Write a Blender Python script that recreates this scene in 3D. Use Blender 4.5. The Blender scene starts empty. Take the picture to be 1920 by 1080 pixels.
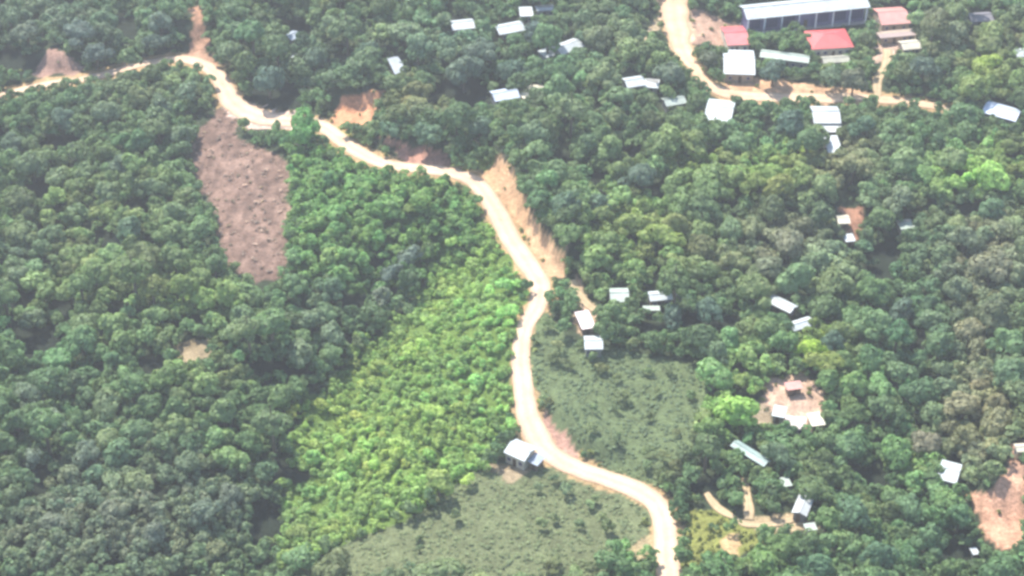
import bpy, math, random
import numpy as np
from mathutils import Vector, Matrix
R = math.radians
random.seed(7); rng = np.random.default_rng(7)
sc = bpy.context.scene
# ---------------------------------------------------------------- camera
CAMZ, PITCH, HFOV = 265.0, 38.0, 31.0
cd = bpy.data.cameras.new('camera'); cam = bpy.data.objects.new('camera', cd)
sc.collection.objects.link(cam); sc.camera = cam
cam.location = (0, 0, CAMZ); cam.rotation_euler = (R(90 - PITCH), 0, 0)
cd.sensor_width = 36; cd.lens = 18 / math.tan(R(HFOV / 2)); cd.clip_start = 1; cd.clip_end = 5000
# ---------------------------------------------------------------- sky and sun
SUN_EL, SUN_AZ = 55.0, 328.0          # azimuth clockwise from +Y (away from the camera)
w = bpy.data.worlds.new('World'); sc.world = w; w.use_nodes = True
nt = w.node_tree; nt.nodes.clear()
sky = nt.nodes.new('ShaderNodeTexSky'); sky.sky_type = 'NISHITA'; sky.sun_disc = False
sky.sun_elevation = R(SUN_EL); sky.sun_rotation = R(SUN_AZ)
bg = nt.nodes.new('ShaderNodeBackground'); bg.inputs[1].default_value = 0.15
wo = nt.nodes.new('ShaderNodeOutputWorld')
nt.links.new(sky.outputs[0], bg.inputs[0]); nt.links.new(bg.outputs[0], wo.inputs[0])
sd = bpy.data.lights.new('sun', 'SUN'); sd.energy = 4.4; sd.angle = R(0.6); sd.color = (1, .95, .87)
sun = bpy.data.objects.new('sun', sd); sc.collection.objects.link(sun)
sv = Vector((math.sin(R(SUN_AZ)) * math.cos(R(SUN_EL)), math.cos(R(SUN_AZ)) * math.cos(R(SUN_EL)), math.sin(R(SUN_EL))))
sun.rotation_euler = sv.to_track_quat('Z', 'Y').to_euler(); sun.location = sv * 500
sc.view_settings.view_transform = 'Standard'; sc.view_settings.look = 'None'
sc.view_settings.gamma = 1; sc.view_settings.exposure = 1.02
sc.render.engine = 'CYCLES'
sc.cycles.max_bounces = 5; sc.cycles.transparent_max_bounces = 4; sc.cycles.volume_bounces = 0
sc.cycles.pixel_filter_type = 'BLACKMAN_HARRIS'; sc.cycles.filter_width = 3.0   # soft long lens
sc.cycles.use_denoising = True
HAZE = 0.00026

# ---------------------------------------------------------------- helpers: numbers
FOC = 960 / math.tan(R(HFOV / 2))                 # focal length in 1920-pixels
cp, sp = math.cos(R(PITCH)), math.sin(R(PITCH))
def project(x, y, z):
    dx, dy, dz = x, y, z - CAMZ
    fwd = dy * cp - dz * sp; up = dy * sp + dz * cp
    return 960 + FOC * dx / fwd, 540 - FOC * up / fwd
def ray(px, py):
    a = (px - 960) / FOC; b = (540 - py) / FOC
    return a, cp + b * sp, -sp + b * cp
def hash2(i, j, s):
    n = (i.astype(np.int64) * 374761393 + j.astype(np.int64) * 668265263 + s * 974634777) & 0x7fffffff
    n = ((n ^ (n >> 13)) * 1274126177) & 0x7fffffff
    return ((n ^ (n >> 16)) & 0xffff) / 65535.0
def vnoise(x, y, s=0):
    x = np.asarray(x, float); y = np.asarray(y, float)
    i = np.floor(x); j = np.floor(y); fx = x - i; fy = y - j
    fx = fx * fx * (3 - 2 * fx); fy = fy * fy * (3 - 2 * fy)
    a = hash2(i, j, s); b = hash2(i + 1, j, s); c = hash2(i, j + 1, s); d = hash2(i + 1, j + 1, s)
    return (a + (b - a) * fx) * (1 - fy) + (c + (d - c) * fx) * fy
def fbm(x, y, s=0, o=3):
    t = 0; amp = .5; n = 0
    for k in range(o):
        t = t + amp * vnoise(x * 2 ** k + 17.3 * k, y * 2 ** k - 9.1 * k, s + k); n += amp; amp *= .5
    return t / n
def sstep(a, b, x):
    t = np.clip((x - a) / (b - a), 0, 1); return t * t * (3 - 2 * t)
def polydist(x, y, pts):
    """distance to a polyline and value interpolated along it (pts rows x,y,v)"""
    x = np.asarray(x, float); y = np.asarray(y, float)
    best = np.full(x.shape, 1e9); val = np.zeros(x.shape)
    for k in range(len(pts) - 1):
        ax, ay, av = pts[k]; bx, by, bv = pts[k + 1]
        dx, dy = bx - ax, by - ay
        t = np.clip(((x - ax) * dx + (y - ay) * dy) / (dx * dx + dy * dy + 1e-9), 0, 1)
        d = np.hypot(x - ax - t * dx, y - ay - t * dy)
        m = d < best; best = np.where(m, d, best); val = np.where(m, av + t * (bv - av), val)
    return best, val
def inpoly(x, y, poly):
    x = np.asarray(x, float); y = np.asarray(y, float); c = np.zeros(x.shape, bool)
    n = len(poly)
    for k in range(n):
        x1, y1 = poly[k]; x2, y2 = poly[(k + 1) % n]
        if y1 == y2: continue
        c ^= ((y1 > y) != (y2 > y)) & (x < (x2 - x1) * (y - y1) / (y2 - y1) + x1)
    return c
def inp(x, y, poly):
    c = False; n = len(poly); x1, y1 = poly[-1]
    for x2, y2 in poly:
        if (y1 > y) != (y2 > y) and x < (x2 - x1) * (y - y1) / (y2 - y1) + x1: c = not c
        x1, y1 = x2, y2
    return c
def flat_pt(px, py, z=0):
    a, b, c = ray(px, py); t = (z - CAMZ) / c; return a * t, b * t
def srgb(r, g, b, k=1.0):
    f = lambda v: ((v / 255 + .055) / 1.055) ** 2.4 if v > 10 else v / 255 / 12.92
    return (f(r) * k, f(g) * k, f(b) * k)
# ---------------------------------------------------------------- terrain shape
def line(px, v): return [(*flat_pt(*p), v) for p in px]
VALLEYS = [(line([(800, 470), (700, 560), (640, 680), (555, 790), (525, 900), (485, 1000), (470, 1160)], 0), 11.0, 17.0),
           (line([(1650, 440), (1700, 600), (1720, 720), (1640, 890), (1800, 1050), (1850, 1160)], 0), 5.0, 14.0),
           (line([(-40, 300), (90, 420), (60, 650), (180, 860)], 0), 6.0, 16.0),
           (line([(560, 40), (700, 130), (860, 180), (1000, 120)], 0), 4.0, 12.0)]
BANKS = [(line([(955, 285), (985, 330), (1025, 410), (1075, 480)], 0), 5.0, 5.5),
         (line([(640, 165), (700, 165)], 0), 4.5, 6.0),
         (line([(345, 50), (375, 40)], 0), 5.0, 7.0),
         (line([(85, 80), (120, 95)], 0), 4.0, 7.0),
         (line([(740, 262), (860, 282)], 0), 2.5, 4.5),
         (line([(1060, 770), (1120, 830)], 0), 2.5, 5.0),
         (line([(1905, 900), (1960, 850)], 0), 5.0, 9.0)]
ROADS = []      # (polyline with z, half flat width, blend)
PADS = []       # (x, y, z, r)
def H(x, y):
    x = np.asarray(x, float); y = np.asarray(y, float)
    h = (fbm(x / 70, y / 70, 3) - .5) * 9 + (fbm(x / 16, y / 16, 9) - .5) * 1.6
    for pl, dep, sg in VALLEYS:
        d, _ = polydist(x, y, pl); h = h - dep * np.exp(-(d / sg) ** 2)
    for pl, dep, sg in BANKS:
        d, _ = polydist(x, y, pl); h = h + dep * np.exp(-(d / sg) ** 4) * (.9 + .2 * vnoise(x / 3, y / 3, 40))
    for pl, a, b in ROADS:
        d, z = polydist(x, y, pl); k = sstep(b, a, d); h = h * (1 - k) + z * k
    for (cx, cy, z, r) in PADS:
        d = np.hypot(x - cx, y - cy); k = sstep(r + 4, r, d)
        if np.any(k > 0): h = h * (1 - k) + z * k
    return h
def ground(px, py, up=0.0):
    """the point of the ground (raised by up) that a pixel of the photograph shows"""
    a, b, c = ray(px, py); z = 0.0
    for _ in range(14):
        t = (z + up - CAMZ) / c
        z = .5 * z + .5 * float(H(a * t, b * t))
    return a * t, b * t, z
def smooth_line(px, n=6):
    P = [np.array(p, float) for p in px]; out = []
    for i in range(len(P) - 1):
        p0 = P[max(i - 1, 0)]; p1 = P[i]; p2 = P[i + 1]; p3 = P[min(i + 2, len(P) - 1)]
        for k in range(n):
            t = k / n
            out.append(.5 * ((2 * p1) + (-p0 + p2) * t + (2 * p0 - 5 * p1 + 4 * p2 - p3) * t * t + (-p0 + 3 * p1 - 3 * p2 + p3) * t ** 3))
    out.append(P[-1]); return out
MAIN = [(-190, 232), (-60, 205), (-15, 186), (20, 176), (80, 160), (140, 152), (200, 139), (250, 124), (290, 116), (340, 111), (372, 118), (402, 136), (420, 165),
        (434, 190), (460, 208), (495, 221), (540, 228), (580, 228), (606, 238), (640, 262), (680, 290), (730, 309), (790, 317), (850, 325),
        (890, 342), (916, 372), (938, 410), (962, 455), (990, 495), (1012, 535), (1006, 575), (986, 612), (976, 660), (980, 720), (990, 780),
        (1008, 822), (1038, 855), (1085, 880), (1130, 896), (1180, 913), (1224, 938), (1243, 975), (1248, 1030), (1258, 1090), (1275, 1150), (1300, 1240)]
WID = [3.4, 3.4, 3.4, 3.4, 3.4, 3.4, 3.2, 3.0, 3.4, 4.0, 4.4, 4.6, 5.2, 6.4, 7.0, 7.0, 5.5, 4.6, 4.8, 4.8, 4.6, 4.2, 4.2, 4.4,
       5.0, 5.2, 5.2, 5.2, 5.2, 4.8, 4.2, 4.0, 4.0, 4.4, 5.0, 6.0, 5.2, 4.8, 4.6, 4.8, 5.0, 4.8, 4.8, 5.0, 5.0, 5.0]
SIDE = [(1262, -40), (1264, 20), (1272, 70), (1286, 105), (1303, 130), (1322, 156), (1360, 174), (1410, 181), (1470, 183), (1540, 184), (1600, 183),
        (1650, 186), (1700, 191), (1762, 201), (1790, 212)]
SWID = [9, 8.5, 7, 5, 3.2, 3.6, 4.4, 4.8, 4.8, 5.0, 4.6, 4.2, 3.6, 3.4, 2]
LANES = {'footpath': ([(1646, 182), (1646, 150), (1662, 120), (1664, 92)], 2.6),
         'garden_path': ([(1322, 926), (1342, 948), (1366, 966), (1400, 984), (1450, 982), (1490, 972)], 1.5),
         'dirt_track': ([(1396, 896), (1402, 930), (1404, 975)], 1.9),
         'yard_path': ([(1072, 526), (1080, 548), (1098, 568), (1116, 582)], 2.6)}
def lane(px, wid):
    pts = []
    n = 6; sm = smooth_line(px, n)
    ww = wid if isinstance(wid, list) else [wid] * len(px)
    for i, p in enumerate(sm):
        k = min(i // n, len(ww) - 2); f = i / n - k
        x, y, z = ground(p[0], p[1]); pts.append([x, y, z, ww[k] * (1 - f) + ww[k + 1] * f])
    pts = np.array(pts)
    z = pts[:, 2].copy()
    for _ in range(12): z[1:-1] = .25 * z[:-2] + .5 * z[1:-1] + .25 * z[2:]
    # the smoothed profile moves the ground: keep each point on its own line of sight
    for i in range(len(pts)):
        a, b, c = ray(*sm[i]); t = (z[i] - CAMZ) / c; pts[i, 0], pts[i, 1], pts[i, 2] = a * t, b * t, z[i]
    return pts
main_pts = lane(MAIN, WID); side_pts = lane(SIDE, SWID)
ROADS.append(([tuple(p[:3]) for p in main_pts], 3.4, 7.5)); ROADS.append(([tuple(p[:3]) for p in side_pts], 3.0, 6.5))
LANE_PTS = {k: lane(v[0], v[1]) for k, v in LANES.items()}

# ---------------------------------------------------------------- houses: outline of each roof in the photograph, eave height, roof, colours
# name, label, corners (back-left, back-right, front-right, front-left), eave, roof kind, roof colour, wall colour
HS = [
 ('house', 'pale metal-roofed house, leftmost of the three along the top edge left of centre', [(850, 37), (890, 35), (886, 52), (840, 59)], 2.6, 'gable', 'white', 'grey'),
 ('house', 'long pale roofed house between two others below the top edge', [(924, 47), (977, 39), (981, 56), (936, 67)], 2.6, 'gable', 'white', 'brown'),
 ('house', 'narrow white roofed house touching the top edge of the view', [(976, 13), (1001, 12), (996, 30), (971, 31)], 2.6, 'gable', 'white', 'grey'),
 ('house', 'thin white roof cut by the top edge above dark trees', [(1006, 9), (1042, 7), (1036, 18), (1004, 22)], 2.6, 'shed', 'white', 'grey'),
 ('house', 'bright white gabled house on a slant with a small annex at its left', [(1035, 86), (1080, 70), (1092, 88), (1050, 105)], 2.7, 'gable', 'white', 'grey'),
 ('annex', 'small white flat annex joined to the left end of the slanting white house', [(1010, 95), (1033, 88), (1038, 103), (1020, 110)], 2.3, 'shed', 'white', 'grey'),
 ('house', 'bluish white roofed house beside the deep shade of big dark trees', [(930, 166), (973, 165), (967, 181), (915, 196)], 2.6, 'gable', 'bluewhite', 'grey'),
 ('shed', 'slim cream roofed shed just above right of the bluish white house', [(989, 160), (1018, 155), (1017, 164), (990, 169)], 2.1, 'shed', 'cream', 'brown'),
 ('shed', 'tiny cream shed touching the right end of the bluish white house', [(978, 173), (993, 171), (992, 183), (976, 186)], 2.0, 'shed', 'cream', 'brown'),
 ('house', 'small blue-grey roofed house in trees above the orange soil bank', [(738, 108), (758, 105), (752, 137), (728, 141)], 2.5, 'shed', 'bluegrey', 'grey'),
 ('house', 'small faded house half hidden in forest right of the road fork', [(534, 64), (553, 56), (562, 68), (542, 79)], 2.4, 'gable', 'bluegrey', 'grey'),
 ('shed', 'tiny white shed lost in trees below the faded forest house', [(544, 100), (558, 99), (558, 107), (545, 108)], 1.9, 'shed', 'white', 'grey'),
 ('house', 'white roofed house left of a dark tree, left half of a joined pair', [(1173, 145), (1207, 141), (1205, 160), (1168, 167)], 2.7, 'gable', 'white', 'grey'),
 ('house', 'white roofed house, right half of a joined pair beside a dark tree', [(1209, 147), (1242, 146), (1230, 167), (1207, 162)], 2.5, 'shed', 'white', 'grey'),
 ('house', 'pale greenish roofed house half sunk in leaves below the joined white pair', [(1256, 178), (1296, 178), (1270, 193), (1232, 206)], 2.4, 'gable', 'palegreen', 'grey'),
 ('house', 'big white roofed house above the side road with a grey front slope', [(1366, 95), (1426, 93), (1403, 142), (1345, 136)], 2.8, 'gable', 'white', 'tan'),
 ('house', 'long pale roof running behind a round dark tree below the red roofs', [(1428, 93), (1522, 103), (1514, 119), (1424, 106)], 2.8, 'gable', 'palegreen', 'grey'),
 ('house', 'dull khaki roofed house below the bright red hipped roof', [(1542, 106), (1592, 102), (1590, 116), (1540, 119)], 2.5, 'gable', 'khaki', 'tan'),
 ('house', 'bright red hipped roof house in front of the long school building', [(1517, 57), (1589, 54), (1597, 88), (1512, 94)], 3.0, 'hip', 'red', 'cream'),
 ('house', 'small red roofed house at the left end of the long school building', [(1366, 50), (1402, 47), (1398, 84), (1348, 86)], 2.8, 'gable', 'red2', 'cream'),
 ('house', 'faded pink roofed house at the top edge right of the long school building', [(1648, 15), (1700, 12), (1698, 44), (1640, 48)], 2.8, 'gable', 'pink', 'tan'),
 ('house', 'low mauve-brown roofed house just under the faded pink roof', [(1648, 58), (1712, 52), (1716, 66), (1644, 73)], 2.4, 'shed', 'mauve', 'tan'),
 ('house', 'cream roofed house on a slant beside the sandy yard', [(1690, 76), (1716, 74), (1730, 90), (1686, 95)], 2.5, 'gable', 'cream', 'tan'),
 ('house', 'white boxy house under the left part of the side road', [(1331, 184), (1379, 191), (1371, 229), (1318, 224)], 3.0, 'gable', 'white', 'bluegrey'),
 ('house', 'square white house under the middle of the side road with a grey porch', [(1523, 199), (1574, 199), (1573, 231), (1521, 231)], 3.0, 'gable', 'white', 'grey'),
 ('shed', 'small white shed in line below the square white house', [(1549, 256), (1576, 254), (1574, 286), (1546, 286)], 2.3, 'shed', 'white', 'brown'),
 ('house', 'blue-white roofed house on a slant at the upper right edge', [(1858, 192), (1920, 205), (1903, 230), (1837, 207)], 3.0, 'gable', 'bluewhite', 'darkgrey'),
 ('house', 'pale house near the middle road bend, leftmost of its row of three', [(1150, 539), (1184, 541), (1174, 565), (1136, 568)], 2.6, 'gable', 'palegreen', 'grey'),
 ('house', 'white roofed house, middle one of the row right of the road bend', [(1210, 546), (1257, 544), (1260, 560), (1222, 566)], 2.6, 'gable', 'white', 'brown'),
 ('shed', 'low pale lean-to shed directly below the middle house of the row', [(1204, 572), (1238, 573), (1237, 582), (1207, 583)], 1.9, 'shed', 'palegreen', 'brown'),
 ('shed', 'small pale shed, rightmost of the row right of the road bend', [(1268, 545), (1291, 541), (1289, 551), (1268, 556)], 2.0, 'shed', 'palegreen', 'grey'),
 ('house', 'white angular roofed house at the top of the grey-green scrub plot', [(1086, 629), (1132, 630), (1128, 654), (1104, 656)], 2.6, 'gable', 'white', 'grey'),
 ('house', 'pinkish flat roofed house at the foot of the short yard path', [(1084, 583), (1110, 583), (1111, 612), (1084, 621)], 2.3, 'shed', 'pinkwhite', 'brown'),
 ('house', 'white roofed house sloping down to the right, upper of two in forest', [(1450, 551), (1497, 574), (1482, 588), (1437, 566)], 2.5, 'gable', 'white', 'brown'),
 ('house', 'white roofed house sloping up to the right, lower of two in forest', [(1478, 603), (1519, 593), (1527, 608), (1485, 624)], 2.5, 'gable', 'white', 'brown'),
 ('shed', 'small white shed at the left rim of the round pink clearing', [(1452, 760), (1478, 764), (1469, 784), (1447, 778)], 2.2, 'shed', 'white', 'grey'),
 ('house', 'pinkish white roofed house at the lower rim of the round clearing', [(1478, 780), (1514, 782), (1508, 806), (1466, 801)], 2.4, 'gable', 'pinkwhite', 'grey'),
 ('house', 'cream-white flat roofed house at the right end of the round pink clearing', [(1519, 774), (1544, 772), (1541, 796), (1514, 801)], 2.3, 'shed', 'cream', 'tan'),
 ('shed', 'small pinkish-brown roofed shed at the upper rim of the round clearing', [(1472, 718), (1500, 714), (1506, 728), (1474, 732)], 2.1, 'shed', 'pink', 'brown'),
 ('house', 'long pale teal roof slanting down to the right below the round clearing', [(1381, 823), (1445, 863), (1434, 877), (1371, 837)], 2.5, 'gable', 'teal', 'darkgrey'),
 ('shed', 'tiny white shed between the long teal roof and the grey tangle below', [(1462, 894), (1479, 893), (1485, 910), (1468, 914)], 2.0, 'shed', 'palegreen', 'grey'),
 ('house', 'grey and white patched roof house right of the two pale garden paths', [(1508, 930), (1536, 936), (1503, 967), (1474, 957)], 2.5, 'gable', 'greywhite', 'darkgrey'),
 ('shed', 'small pale shed just below the grey and white patched roof', [(1508, 984), (1529, 981), (1532, 991), (1510, 995)], 1.9, 'shed', 'palegreen', 'grey'),
 ('house', 'cream white roofed house standing alone left of the pink eroded bank', [(1764, 860), (1811, 873), (1787, 905), (1758, 898)], 3.2, 'gable', 'white', 'darkgrey'),
 ('house', 'bright white roofed house right at the roadside on the lower bend', [(962, 820), (1001, 836), (990, 869), (950, 850)], 3.0, 'gable', 'white', 'cream'),
 ('shed', 'dark blue-grey lean-to shed wedged between the roadside house and road', [(1001, 844), (1021, 859), (1010, 872), (992, 869)], 2.2, 'shed', 'bluegrey', 'brown'),
 ('house', 'pale roofed house cut by the right edge below the top corner', [(1905, 91), (1935, 90), (1935, 107), (1902, 106)], 2.6, 'gable', 'white', 'grey'),
 ('shed', 'pale green roofed hut alone in forest right of the reddish yard', [(1686, 410), (1713, 409), (1711, 428), (1682, 432)], 2.3, 'shed', 'palegreen', 'grey'),
 ('shed', 'cream shed in the reddish yard amid olive trees', [(1568, 404), (1593, 402), (1592, 420), (1570, 419)], 2.2, 'gable', 'cream', 'brown'),
 ('shed', 'tiny white shed at the lower end of the reddish yard', [(1583, 440), (1602, 438), (1601, 452), (1582, 454)], 2.0, 'shed', 'white', 'brown'),
 ('house', 'cream roofed house at the right edge above the pink eroded bank', [(1904, 832), (1936, 830), (1936, 846), (1902, 848)], 2.5, 'gable', 'cream', 'tan'),
 ('shed', 'tiny white shed below the pink eroded bank at lower right', [(1820, 1029), (1833, 1027), (1835, 1037), (1822, 1039)], 1.9, 'shed', 'white', 'grey'),
 ('house', 'dark mauve-grey roofed house in trees near the upper right corner', [(1814, 25), (1858, 21), (1863, 39), (1816, 42)], 2.5, 'gable', 'mauvegrey', 'darkgrey'),
]
HOUSES = []
for hs in HS:
    q = hs[2]; cx = sum(p[0] for p in q) / 4; cy = sum(p[1] for p in q) / 4
    gx, gy, gz = ground(cx, cy, hs[3])
    W = []
    for p in q:
        a, b, c = ray(*p); t = (gz + hs[3] - CAMZ) / c; W.append(np.array([a * t, b * t]))
    c0 = sum(W) / 4; u = (W[1] - W[0] + W[2] - W[3]); v = (W[0] - W[3] + W[1] - W[2])
    lu = np.linalg.norm(u) / 2; lv = np.linalg.norm(v) / 2
    u = u / np.linalg.norm(u); vperp = np.array([-u[1], u[0]])
    lv = max(2.0, abs(np.dot(v / 2, vperp)))
    HOUSES.append(dict(name=hs[0], label=hs[1], c=c0, u=u, L=lu, W=lv, eave=hs[3], roof=hs[4], rc=hs[5], wc=hs[6], z=gz, quad=q))
    PADS.append((c0[0], c0[1], gz, max(lu, lv) * .5 + .3))
# school
sa = ground(1400, 67); sb = ground(1622, 44)
sz = (sa[2] + sb[2]) / 2
A = np.array(flat_pt(1400, 67, sz)); B = np.array(flat_pt(1624, 44, sz))
SCH = dict(A=A, B=B, u=(B - A) / np.linalg.norm(B - A), L=np.linalg.norm(B - A), z=sz)
for k in range(6):
    p = A + (B - A) * (k + .5) / 6; PADS.append((p[0] + 0, p[1] + 4.5, sz, 7.5))

HX = np.arange(-270, 271, 1.0); HY = np.arange(185, 611, 1.0)
HG = H(*np.meshgrid(HX, HY)); HGL = HG.tolist()
def Hq(x, y):
    fx = min(max(x + 270, 0), 539.99); fy = min(max(y - 185, 0), 424.99); i = int(fx); j = int(fy); fx -= i; fy -= j
    a, b = HGL[j], HGL[j + 1]
    return (a[i] * (1 - fx) + a[i + 1] * fx) * (1 - fy) + (b[i] * (1 - fx) + b[i + 1] * fx) * fy
# ---------------------------------------------------------------- zones of the picture, as outlines on the ground
P_LIGHT = [(905, 395), (935, 430), (960, 480), (985, 560), (962, 640), (962, 790), (905, 880), (800, 945), (700, 1000), (560, 1052), (505, 1050), (535, 900), (560, 762), (650, 690), (700, 630), (780, 570), (810, 500), (870, 470)]
P_OLIVE1 = [(1015, 560), (1060, 640), (1180, 655), (1330, 690), (1330, 770), (1290, 860), (1240, 915), (1130, 880), (1060, 815), (1020, 770), (995, 700), (1000, 620)]
P_OLIVE2 = [(900, 885), (1000, 868), (1080, 898), (1160, 922), (1215, 955), (1225, 1000), (1150, 1045), (1120, 1110), (560, 1110), (600, 1045), (800, 955)]
P_BROWN = [(358, 272), (378, 222), (402, 200), (436, 206), (452, 258), (500, 282), (542, 296), (540, 500), (520, 530), (470, 532), (422, 490), (402, 400), (362, 335)]
P_MIDG = [(545, 275), (640, 290), (890, 350), (950, 470), (860, 480), (800, 510), (720, 560), (545, 530)]
SOIL = [  # outline, colour of the earth
 ([(618, 222), (640, 176), (722, 170), (700, 225), (672, 250), (632, 232)], (226, 160, 118)),
 ([(342, 112), (362, 10), (384, 10), (390, 92), (410, 135), (330, 108)], (196, 150, 122)),
 ([(58, 142), (86, 82), (112, 92), (165, 130), (70, 152)], (176, 140, 126)),
 ([(905, 322), (932, 292), (952, 290), (972, 345), (1008, 420), (1060, 480), (1052, 525), (1022, 515), (985, 440), (945, 385), (918, 350)], (222, 180, 138)),
 ([(706, 262), (760, 268), (840, 288), (850, 312), (770, 308)], (190, 140, 122)),
 ([(425, 190), (545, 212), (545, 246), (470, 244), (430, 215)], (232, 205, 190)),
 ([(1228, 0), (1290, 0), (1302, 70), (1292, 108), (1262, 104), (1246, 60)], (238, 205, 170)),
 ([(1300, 20), (1390, 45), (1350, 90), (1300, 80)], (190, 155, 135)),
 ([(1350, 146), (1420, 150), (1620, 165), (1625, 190), (1370, 190)], (228, 185, 145)),
 ([(1640, 50), (1715, 50), (1710, 75), (1672, 110), (1640, 120)], (215, 185, 165)),
 ([(1436, 712), (1500, 706), (1530, 718), (1550, 762), (1542, 798), (1500, 808), (1462, 800), (1436, 760)], (230, 196, 172)),
 ([(1380, 750), (1436, 755), (1450, 800), (1400, 800)], (170, 155, 130)),
 ([(1068, 516), (1090, 522), (1100, 560), (1120, 585), (1112, 626), (1078, 624), (1068, 600), (1082, 575)], (215, 185, 155)),
 ([(1806, 918), (1850, 925), (1878, 895), (1898, 838), (1990, 810), (1990, 1030), (1880, 1030), (1840, 1000)], (230, 178, 148)),
 ([(1890, 830), (1990, 800), (1990, 900), (1900, 900)], (205, 162, 140)),
 ([(1345, 1000), (1385, 1005), (1392, 1045), (1350, 1050)], (222, 190, 140)),
 ([(1380, 975), (1500, 960), (1540, 995), (1430, 1000)], (196, 176, 138)),
 ([(1560, 386), (1618, 386), (1610, 452), (1580, 456)], (200, 145, 118)),
 ([(330, 640), (395, 638), (392, 676), (338, 682)], (165, 150, 118)),
 ([(1012, 768), (1040, 790), (1088, 845), (1082, 872), (1040, 845)], (205, 160, 142)),
 ([(1060, 120), (1225, 30), (1232, 60), (1195, 80)], (150, 150, 120)) if False else ([(1190, 78), (1222, 32), (1240, 45), (1212, 80)], (196, 178, 145)),
 ([(925, 870), (975, 868), (1010, 880), (960, 905), (925, 890)], (176, 160, 128)),
 ([(1190, 1020), (1225, 1000), (1230, 1045), (1190, 1046)], (180, 165, 125)),
]
GRASSY = [([(1290, 960), (1350, 960), (1460, 995), (1440, 1030), (1330, 1050), (1280, 1080)], (128, 134, 74)),
          ([(630, 240), (700, 235), (690, 262), (650, 262)], (150, 150, 90)),
          ([(860, 285), (930, 288), (925, 318), (850, 315)], (140, 160, 85))]
# colour drifts of the canopy: centre, radii, leaf colour, strength (photograph pixels)
TINT = [
 ((150, 450), (160, 70), (122, 142, 96), .6), ((200, 560), (230, 45), (126, 152, 98), .8), ((340, 570), (60, 40), (134, 160, 100), .8),
 ((80, 300), (60, 25), (112, 132, 96), .6), ((350, 715), (60, 25), (134, 158, 98), .9), ((420, 640), (80, 60), (108, 136, 96), .5),
 ((440, 850), (60, 50), (122, 152, 96), .8), ((230, 840), (60, 30), (122, 140, 98), .6), ((200, 1000), (260, 90), (116, 128, 108), .9),
 ((300, 930), (220, 90), (110, 126, 104), .7), ((100, 40), (160, 60), (104, 120, 104), .6), ((260, 170), (140, 35), (118, 138, 104), .7),
 ((60, 480), (70, 40), (112, 136, 110), .6), ((700, 60), (200, 50), (112, 134, 104), .5), ((830, 100), (100, 35), (118, 138, 112), .7),
 ((780, 190), (60, 30), (134, 142, 104), .9), ((600, 130), (90, 50), (98, 124, 102), .5), ((1150, 60), (80, 60), (122, 138, 104), .8),
 ((1120, 180), (100, 60), (120, 142, 102), .8), ((1060, 260), (110, 50), (116, 140, 100), .7), ((1190, 440), (110, 80), (134, 154, 92), 1.0),
 ((1110, 480), (60, 50), (122, 146, 90), .9), ((1310, 300), (50, 35), (138, 160, 92), 1.0), ((1420, 340), (60, 40), (134, 162, 98), .9),
 ((1480, 310), (50, 30), (142, 164, 90), 1.0), ((1580, 320), (70, 50), (136, 142, 104), .9), ((1600, 290), (50, 30), (134, 140, 106), .9),
 ((1820, 320), (120, 35), (140, 172, 100), 1.0), ((1760, 340), (50, 30), (124, 156, 98), .8), ((1480, 460), (120, 60), (124, 132, 108), 1.0),
 ((1560, 500), (70, 40), (118, 138, 104), .6), ((1850, 480), (90, 70), (130, 134, 110), 1.0), ((1840, 640), (50, 120), (134, 138, 108), .9),
 ((1830, 780), (80, 70), (142, 142, 112), 1.0), ((1800, 850), (70, 40), (128, 130, 108), .9), ((1380, 770), (50, 45), (142, 178, 98), 1.1),
 ((1400, 680), (60, 60), (132, 160, 98), .9), ((1535, 650), (35, 25), (152, 180, 82), 1.1), ((1600, 720), (70, 40), (120, 152, 98), .7),
 ((1700, 870), (60, 30), (128, 160, 92), .8), ((1640, 830), (150, 50), (110, 144, 98), .6), ((1850, 120), (35, 25), (146, 168, 88), 1.1),
 ((1780, 70), (130, 45), (124, 136, 106), .8), ((1870, 55), (50, 25), (130, 146, 98), .8), ((1440, 1060), (130, 30), (118, 150, 92), .7),
 ((1190, 1020), (50, 50), (112, 150, 92), .9), ((660, 570), (120, 60), (104, 128, 100), .4), ((1430, 870), (60, 30), (122, 146, 98), .6),
 ((1340, 620), (60, 40), (112, 138, 104), .5), ((1680, 320), (60, 60), (118, 140, 108), .6), ((565, 245), (38, 32), (96, 146, 84), 1.2)]
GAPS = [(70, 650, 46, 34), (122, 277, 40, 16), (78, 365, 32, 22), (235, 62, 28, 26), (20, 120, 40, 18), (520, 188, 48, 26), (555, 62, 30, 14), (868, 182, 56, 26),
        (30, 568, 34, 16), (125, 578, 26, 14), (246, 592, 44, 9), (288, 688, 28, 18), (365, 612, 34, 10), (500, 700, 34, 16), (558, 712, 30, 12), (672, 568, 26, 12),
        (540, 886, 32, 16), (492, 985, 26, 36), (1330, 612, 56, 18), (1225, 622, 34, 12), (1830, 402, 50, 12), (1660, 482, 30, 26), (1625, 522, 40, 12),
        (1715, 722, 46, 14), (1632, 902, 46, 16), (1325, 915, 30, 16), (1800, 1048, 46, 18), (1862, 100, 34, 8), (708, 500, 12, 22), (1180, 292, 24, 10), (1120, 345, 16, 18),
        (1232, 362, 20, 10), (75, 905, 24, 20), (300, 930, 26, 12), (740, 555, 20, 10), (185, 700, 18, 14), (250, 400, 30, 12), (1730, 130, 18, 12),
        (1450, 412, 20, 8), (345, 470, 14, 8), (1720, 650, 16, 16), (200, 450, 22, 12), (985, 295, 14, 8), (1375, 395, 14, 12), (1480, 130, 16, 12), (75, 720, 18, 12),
        (1780, 215, 16, 10), (1440, 240, 22, 8), (840, 35, 12, 10), (640, 150, 14, 8), (1060, 305, 16, 14)]

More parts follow.
